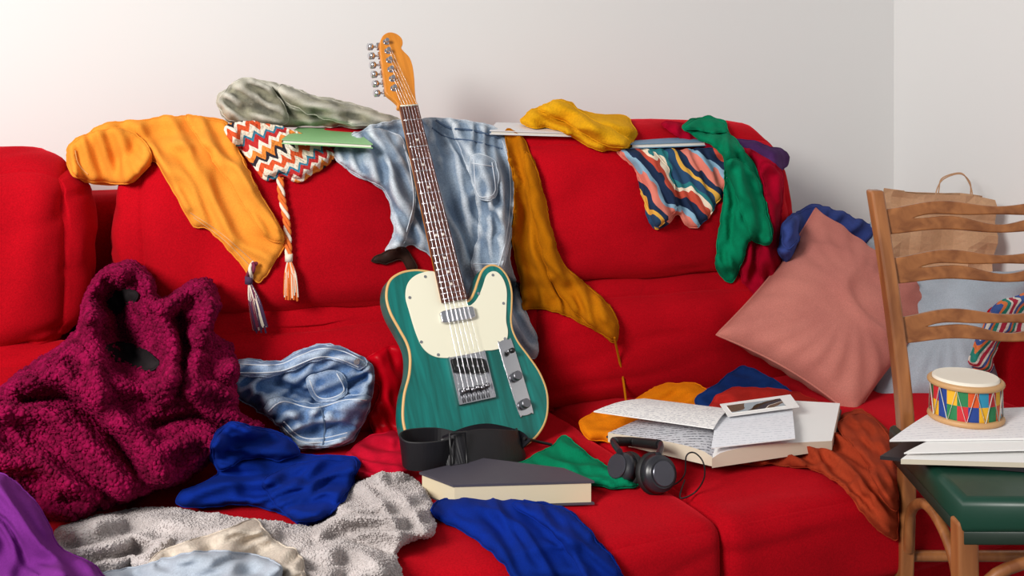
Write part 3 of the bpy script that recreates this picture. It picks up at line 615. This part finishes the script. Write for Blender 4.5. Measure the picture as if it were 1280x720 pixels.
# strap
leather=simple('black_leather','16151A',.5)
def ribbon(name,path,w,th,mat,parent,tilt=0):
    P=[Vector(p) for p in catmull(path,False,n=8)]; vs=[];fs=[]
    for i,p in enumerate(P):
        t=(P[min(i+1,len(P)-1)]-P[max(i-1,0)]).normalized()
        up=(UP-t*UP.dot(t)).normalized(); sd=t.cross(up).normalized(); up=(up*math.cos(tilt)+sd*math.sin(tilt)); sd=t.cross(up).normalized()
        for a,b in ((-1,-1),(1,-1),(1,1),(-1,1)): vs.append(p+up*a*w/2+sd*b*th/2)
    for i in range(len(P)-1):
        for j in range(4): a=i*4+j;b=i*4+(j+1)%4; fs.append((a,b,b+4,a+4))
    fs+= [(0,1,2,3),tuple(len(vs)-4+k for k in (3,2,1,0))]
    o=mesh(name,vs,fs,mat,parent,smooth=False); o.modifiers.new('b','BEVEL').width=.001; return o
st=empty('guitar_strap')
ribbon('strap_loop_left',[Py(575,560,1.80),Py(545,553,1.83),Py(512,555,1.82),Py(502,562,1.78),Py(512,570,1.75),Py(540,570,1.735),Py(566,565,1.75),Py(585,556,1.79)],.055,.004,leather,st,tilt=.12)
ribbon('strap_wide',[Py(556,572,1.75),Py(575,566,1.735),Py(600,560,1.745),Py(628,560,1.765),Py(648,560,1.80),Py(652,556,1.83)],.068,.005,leather,st,tilt=-.35)
ribbon('strap_webbing',[Py(560,560,1.79),Py(590,548,1.80),Py(615,544,1.82),Py(640,550,1.83),Py(652,562,1.81)],.05,.004,fabric('black_webbing','222026','16141A',rough=.7),st,tilt=-.8)
tube('buckle',[Py(562,542,1.735),Py(582,540,1.735),Py(584,580,1.725),Py(564,583,1.725)],.0028,M['black'],st,cyclic=True,sm=False)
# headphones
hp=empty('headphones')
gd=simple('graphite_plastic','2A2A30',.3); pad=simple('black_pad','121214',.6)
hc1=Pz(824,592,SZ+.045); hc2=Pz(778,585,SZ+.040)
n1=(-FW*.8+RV*.35+UP*.3).normalized(); n2=(-FW*.45-RV*.6+UP*.35).normalized()
for nm,c,nn in (('right',hc1,n1),('left',hc2,n2)):
    rr=.036 if nm=='right' else .031
    cyl('ear_cup_'+nm,c-nn*.012,c+nn*.014,rr,gd,hp,r2=rr*.82,bev=.004,seg=40)
    cyl('cup_cap_'+nm,c+nn*.014,c+nn*.018,.022,simple('cap_'+nm,'55555E',.25,.6),hp,bev=.001,seg=40)
    X=nn.orthogonal().normalized(); Y=nn.cross(X)
    tube('ear_pad_'+nm,[c-nn*.018+(X*math.cos(a)+Y*math.sin(a))*rr*.78 for a in np.linspace(0,2*math.pi,20)[:-1]],.010,pad,hp,cyclic=True,sm=False)
hb=[hc2+UP*.03-RV*.005,hc2+UP*.03+FW*.06-RV*.01,(hc1+hc2)/2+FW*.13+UP*.01,hc1+FW*.07+UP*.03+RV*.01,hc1+UP*.03+FW*.01]
tube('headband',hb,.006,gd,hp); tube('headband_pad',[p-FW*.006 for p in hb[1:4]],.009,pad,hp)
tube('cable',[hc1-UP*.03,Pz(846,604,SZ+.02),Pz(856,592,SZ+.04),Pz(858,570,SZ+.075),Pz(868,566,SZ+.08),Pz(879,578,SZ+.07),Pz(880,598,SZ+.04),Pz(868,616,SZ+.006),Pz(850,622,SZ+.004),Pz(856,600,SZ+.01)],.0014,pad,hp)
# ------------------------------------------------ guitar
B=Pz(612,572,SZ+.006); d=ray(487,40); 
lo,hi=2.0,2.8
for _ in range(50):
    mid=(lo+hi)/2
    if (CAM+d*mid-B).length<.985: lo=mid
    else: hi=mid
T=CAM+d*lo
gy=(T-B).normalized(); gz=Vector((.06,-1,0)); gz=(gz-gy*gz.dot(gy)).normalized(); gx=gy.cross(gz)
gm=Matrix((gx,gy,gz)).transposed().to_4x4(); gm.translation=B
g=empty('electric_guitar',gm)
teal=wood('teal_stained_ash','0A8079','045C55',rough=.35,scale=(45,4,10),coat=.15,mult=1)
bind=simple('tan_binding','DDB070',.4)
maple=wood('amber_maple','E8922F','D48226',rough=.35,scale=(60,6,10),coat=.2)
rose=wood('rosewood','6E3C2C','4A241A',rough=.5,scale=(90,5,10),coat=.05)
body=[(0,0),(60,3),(108,17),(143,48),(160,95),(156,140),(140,180),(125,212),(119,238),(121,262),(131,292),(140,325),(139,356),(126,380),(106,388),(86,380),(70,360),(56,338),(42,322),(28,318),(10,330),(-12,360),(-26,385),(-40,395),(-70,402),(-102,400),(-128,386),(-141,356),(-140,322),(-129,286),(-119,254),(-118,226),(-128,190),(-148,150),(-160,100),(-151,54),(-118,20),(-65,3)]
mm=lambda L,s=.001:[(a*s,b*s) for a,b in L]
shape('body',[mm(body)],.045,teal,g,z=-.0225,bev=.003)
bl=[(p[0]*.999,p[1],-.0025) for p in catmull(mm(body),True,n=6)]
tube('binding',bl,.0032,bind,g,cyclic=True,sm=False)
pg=[(-28,392),(-62,392),(-88,378),(-101,350),(-100,315),(-96,270),(-88,238),(-70,218),(-42,209),(0,207),(40,209),(62,207),(82,209),(98,222),(106,240),(108,262),(117,292),(127,326),(126,352),(117,369),(104,373),(90,366),(76,345),(62,326),(46,312),(30,309),(28,340),(0,350),(-26,370)]
shape('pickguard',[mm(pg)],.003,M['cream'],g,z=.0015,bev=.0006)
for i,(x,y) in enumerate([(-94,345),(-90,250),(-60,218),(95,225),(112,300),(104,365),(-50,384),(60,330)]): cyl('pg_screw_%d'%i,(x*.001,y*.001,.003),(x*.001,y*.001,.0042),.0032,M['chrome'],g,seg=12)
vs=[];fs=[]; st_=[(.325,.028),(.55,.0248),(.783,.0213)]
for y,w in st_:
    for k in range(13):
        a=math.pi*k/12; vs.append((math.cos(a)*w,y,-.018*math.sin(a)**.7-.0+.006))
for i in range(2):
    for k in range(12): a=i*13+k; fs.append((a,a+1,a+14,a+13))
fs+=[tuple(range(13)),tuple(range(26,39)),(0,13,26,38,25,12)]
mesh('neck',vs,fs,maple,g)
fb=[(-.028,.322),(.028,.322),(.0213,.783),(-.0213,.783)]
shape('fingerboard',[fb],.007,rose,g,z=.0095,bev=.0008,sm=False)
for i in range(22):
    y=.135+.648*(.5**(i/12)); 
    if y<.326: break
    w=np.interp(y,[.322,.783],[.028,.0213])
    cyl('fret_%d'%i,(-w,y,.0132),(w,y,.0132),.0011 if i else .0018,M['chrome'] if i else M['cream'],g,seg=8)
dot=simple('pearl_dot','D8D0C0',.3)
for n_ in (3,5,7,9,12,15,17,19):
    y=.135+.648*(.5**(n_/12)+.5**((n_-1)/12))/2
    for x in ((-.008,.008) if n_==12 else (0,)): cyl('dot_%d_%d'%(n_,int(x*1000)),(x,y,.0125),(x,y,.0134),.003,dot,g,seg=16)
hs=[(-21,0),(-22,12),(-32,26),(-43,40),(-42,60),(-38,110),(-34,150),(-30,172),(-20,190),(-4,198),(12,194),(22,182),(22,168),(16,156),(20,146),(30,130),(33,108),(30,75),(24,40),(21,15),(21,0)]
shape('headstock',[[(a*.001,b*.001+.781) for a,b in hs]],.014,maple,g,z=0,bev=.0015)
for i in range(6):
    y=.781+.050+i*.0245; x=-.026+i*.0016; xe=-.042+i*.0018
    cyl('tuner_post_%d'%i,(x,y,.006),(x,y,.021),.0045,M['chrome'],g); cyl('tuner_bush_%d'%i,(x,y,.006),(x,y,.009),.0075,M['chrome'],g)
    cyl('tuner_shaft_%d'%i,(xe,y,-.012),(xe-.013,y,-.012),.0028,M['chrome'],g)
    cyl('tuner_button_%d'%i,(xe-.012,y,-.012),(xe-.026,y,-.012),.0085,M['chrome'],g,bev=.002)
    box('tuner_housing_%d'%i,(xe+.008,y,-.012),(.022,.016,.010),M['chrome'],g)
    xb=-.027+i*.0108; xn=-.0175+i*.007
    tube('string_%d'%i,[(xb,.135,.015),(xn,.783,.0155),(x,y,.017)],.0006-.00005*i,M['chrome'],g,sm=False,res=1)
box('bridge_plate',(0,.160,.0015),(.082,.098,.003),M['chrome'],g,bev=.0008)
for s in (-1,1): box('bridge_rim_%d'%(s+1),(s*.040,.160,.005),(.002,.098,.010),M['chrome'],g,bev=.0005)
box('bridge_rim_end',(0,.112,.005),(.082,.002,.010),M['chrome'],g,bev=.0005)
shape('bridge_pickup',[[(-.034,.186),(-.028,.176),(.028,.164),(.036,.170),(.035,.184),(.028,.192),(-.028,.203),(-.035,.198)]],.010,M['black'],g,z=.006,bev=.001)
dk=simple('brushed_steel','8A8A90',.35,1)
for i in range(6):
    x=-.027+i*.0108; cyl('pole_%d'%i,(x,.188-i*.0022,.010),(x,.188-i*.0022,.0118),.0024,M['chrome'],g,seg=12)
    cyl('saddle_%d'%i,(x-.0048,.135+(i%2)*.002,.009),(x+.0048,.135+(i%2)*.002,.009),.0052,dk,g,seg=16); cyl('saddle_screw_%d'%i,(x,.113,.008),(x,.135,.008),.0015,dk,g,seg=8)
shape('neck_pickup',[[(-.036,.288),(-.030,.280),(.030,.280),(.036,.288),(.036,.294),(.030,.302),(-.030,.302),(-.036,.294)]],.012,M['chrome'],g,z=.007,bev=.002)
cm=Matrix.Translation((.097,.143,.0018))@Matrix.Rotation(math.radians(3),4,'Z')
shape('control_plate',[[(-.016,-.066),(-.010,-.078),(.010,-.078),(.016,-.066),(.016,.066),(.010,.078),(-.010,.078),(-.016,.066)]],.003,M['chrome'],g,bev=.001,mw=cm)
for i,(x,y) in enumerate(((.100,.085),(.097,.143))): cyl('knob_%d'%i,(x,y,.003),(x,y,.020),.0105,dk,g,r2=.0095,bev=.001)
cyl('switch_stem',(.093,.198,.003),(.096,.196,.014),.002,M['chrome'],g); cyl('switch_tip',(.096,.196,.012),(.098,.195,.024),.0055,M['black'],g,bev=.002)
tube('lead_cable',[gm.inverted()@p for p in (Pz(655,548,SZ+.05),Pz(672,552,SZ+.03),Pz(690,556,SZ+.02))],.003,M['black'],g)
# ------------------------------------------------ chair
cmx=Matrix((RV,FW,UP)).transposed().to_4x4()
ch=empty('dining_chair',cmx)
cw=wood('chair_walnut','A86C3E','7C4826',rough=.4,scale=(20,20,3),coat=.2)
def bar(nm,pts,w,d,mat,par):
    P=[Vector(p) for p in catmull(pts,False,n=6)] if len(pts)>2 else [Vector(p) for p in pts]; vs=[];fs=[]
    for p in P:
        for a,b in ((-1,-1),(1,-1),(1,1),(-1,1)): vs.append(p+Vector((a*w/2,b*d/2,0)))
    for i in range(len(P)-1):
        for j in range(4): a=i*4+j;b=i*4+(j+1)%4; fs.append((a,b,b+4,a+4))
    fs+=[(3,2,1,0),tuple(len(vs)-4+k for k in range(4))]
    o=mesh(nm,vs,fs,mat,par,smooth=False); bv=o.modifiers.new('b','BEVEL'); bv.width=.005; bv.segments=3; return o
bar('back_post_left',[(.722,1.86,0),(.724,1.835,.25),(.724,1.83,.48),(.712,1.86,.7),(.696,1.91,.92)],.026,.032,cw,ch)
bar('back_post_right',[(1.13,1.86,0),(1.128,1.835,.25),(1.128,1.83,.48),(1.14,1.86,.7),(1.156,1.91,.92)],.026,.032,cw,ch)
bar('front_leg_left',[(.70,1.50,0),(.695,1.52,.2),(.695,1.53,.45)],.032,.032,cw,ch)
bar('front_leg_right',[(1.15,1.50,0),(1.155,1.52,.2),(1.155,1.53,.45)],.032,.032,cw,ch)
for i,(z,y,xl) in enumerate(((.865,1.895,.702),(.775,1.875,.708),(.668,1.855,.714))):
    w=1.852-2*xl; cx=.926; N=41; top=[];bot=[];ht=[];hbm=[]
    for k in range(N):
        s=k/(N-1); x=-w/2+w*s; wv=.006*math.cos(s*math.pi*4+math.pi)+.006*math.sin(s*math.pi)
        top.append((x,.022+wv)); bot.append((x,-.022+wv*.6))
        if .12<s<.88:
            q=(s-.12)/.76; th=.009*max(0,math.sin(q*math.pi))**.5*(1+.4*math.cos(q*math.pi*4))
            ht.append((x,wv*.8+th)); hbm.append((x,wv*.8-th))
    mw=Matrix.Translation((cx,y,z))@Matrix.Rotation(math.radians(82),4,'X')
    shape('slat_%d'%(i+1),[top+bot[::-1],ht+hbm[::-1]],.014,cw,ch,bev=.003,sm=False,mw=mw)
gl=simple('green_leatherette','0C3A2C',.4)
seatp=[(.715,1.845),(.695,1.52),(1.155,1.52),(1.135,1.845)]
shape('seat',[seatp],.055,gl,ch,z=.462,bev=.012,sm=False)
shape('seat_frame',[[(.712,1.85),(.69,1.515),(1.16,1.515),(1.138,1.85)]],.022,simple('dark_green_frame','14281E',.5),ch,z=.428,bev=.003,sm=False)
pearl=simple('pearl_stud','E4DCD0',.3,.4)
for k in range(8):
    s=k/7; cyl('stud_l%d'%k,(.692+.02*s,1.53+.3*s,.448),(.686+.02*s,1.53+.3*s,.448),.006,pearl,ch,seg=12,r2=.003)
for k in range(10):
    s=k/9; cyl('stud_f%d'%k,(.71+.43*s,1.517,.448),(.71+.43*s,1.511,.448),.006,pearl,ch,seg=12,r2=.003)
tube('bent_brace_left',[(.724,1.82,.27),(.715,1.78,.36),(.705,1.68,.405),(.70,1.58,.37),(.697,1.53,.26)],.009,cw,ch)
tube('bent_brace_front',[(.70,1.52,.27),(.74,1.52,.37),(.92,1.52,.405),(1.10,1.52,.37),(1.15,1.52,.27)],.009,cw,ch)
tube('stretcher_back',[(.724,1.84,.25),(1.128,1.84,.25)],.010,cw,ch,sm=False)
tube('stretcher_left',[(.723,1.84,.2),(.697,1.52,.2)],.010,cw,ch,sm=False)
tube('stretcher_right',[(1.13,1.84,.2),(1.153,1.52,.2)],.010,cw,ch,sm=False)
pp=empty('paper_pile')
z0=.491
sheetstack('dark_folder',[(1100,570),(1150,540),(1320,535),(1330,590)],z0+.006,.006,simple('dark_folder','241E22',.5),simple('folder_edge','241E22',.5),parent=pp)
sheetstack('notepad',[(1126,574),(1165,545),(1330,540),(1340,580)],z0+.015,.008,pw,parent=pp)
sheetstack('loose_sheet_1',[(1112,550),(1166,514),(1300,508),(1320,548)],z0+.028,.003,paper('sheet_white','F0EEF0',lines=30,ink='DCDADF'),pw,parent=pp,curl=.003)
sheetstack('loose_sheet_2',[(1130,566),(1190,540),(1310,535),(1330,562)],z0+.022,.002,pw,pw,parent=pp,curl=.004)
dc=Pz(1207,522,z0+.031); dr=empty('toy_drum',Matrix.Translation(dc)); dr.rotation_euler=(0,0,.5)
cols=['C8202C','1C3E8C','E8B020','1E7A48','D8541C','2A8CB0','C8202C','E8B020','1C3E8C','1E7A48']
dm=[simple('drum_panel_%d'%i,c,.6) for i,c in enumerate(cols)]
n=60; vs=[];fs=[];mi=[]
for z in (0,.035,.07):
    for k in range(n): a=2*math.pi*k/n; vs.append((.057*math.cos(a),.057*math.sin(a),z))
for lv in range(2):
    for k in range(n): fs.append((lv*n+k,lv*n+(k+1)%n,(lv+1)*n+(k+1)%n,(lv+1)*n+k)); mi.append(((k//3)+lv*3)%10)
mesh('shell',vs,fs,dm,dr,midx=mi)
bam=simple('bamboo_rim','C79A68',.5); skin=simple('drum_skin','EFE7D8',.6)
cyl('drum_head',(0,0,.066),(0,0,.076),.056,skin,dr,bev=.002,seg=48)
cyl('drum_bottom',(0,0,.0),(0,0,.006),.056,skin,dr,seg=48)
for i,z in enumerate((.004,.066)):
    tube('rim_%d'%i,[(.059*math.cos(a),.059*math.sin(a),z) for a in np.linspace(0,2*math.pi,48)[:-1]],.0055,bam,dr,cyclic=True,sm=False)
tube('lacing',[((.0605)*math.cos(k*math.pi/12),.0605*math.sin(k*math.pi/12),.006 if k%2 else .064) for k in range(24)],.0012,simple('white_cord','E8E4DA',.7),dr,cyclic=True,sm=False)
# ------------------------------------------------ camera, light
cam=bpy.data.cameras.new('camera'); cam.sensor_width=36; cam.lens=F/1280*36; cam.shift_y=-(360-VH)/1280; cam.clip_start=.05
co=link(bpy.data.objects.new('camera',cam)); co.location=CAM; co.rotation_euler=(math.pi/2,0,-A); S.camera=co
def area(nm,loc,tgt,size,p,col):
    L=bpy.data.lights.new(nm,'AREA'); L.shape='RECTANGLE'; L.size=size[0]; L.size_y=size[1]; L.energy=p; L.color=col
    o=link(bpy.data.objects.new(nm,L)); o.location=loc; o.rotation_euler=(Vector(tgt)-Vector(loc)).to_track_quat('-Z','Y').to_euler(); return o
area('window_light',(-1.9,0,2.3),(1.6,2.1,.6),(.9,1.1),145,(1,.965,.92))
w=bpy.data.worlds.new('world'); S.world=w; w.use_nodes=True
w.node_tree.nodes['Background'].inputs[0].default_value=(.96,.97,1,1); w.node_tree.nodes['Background'].inputs[1].default_value=.31
print('objects',len(S.objects))
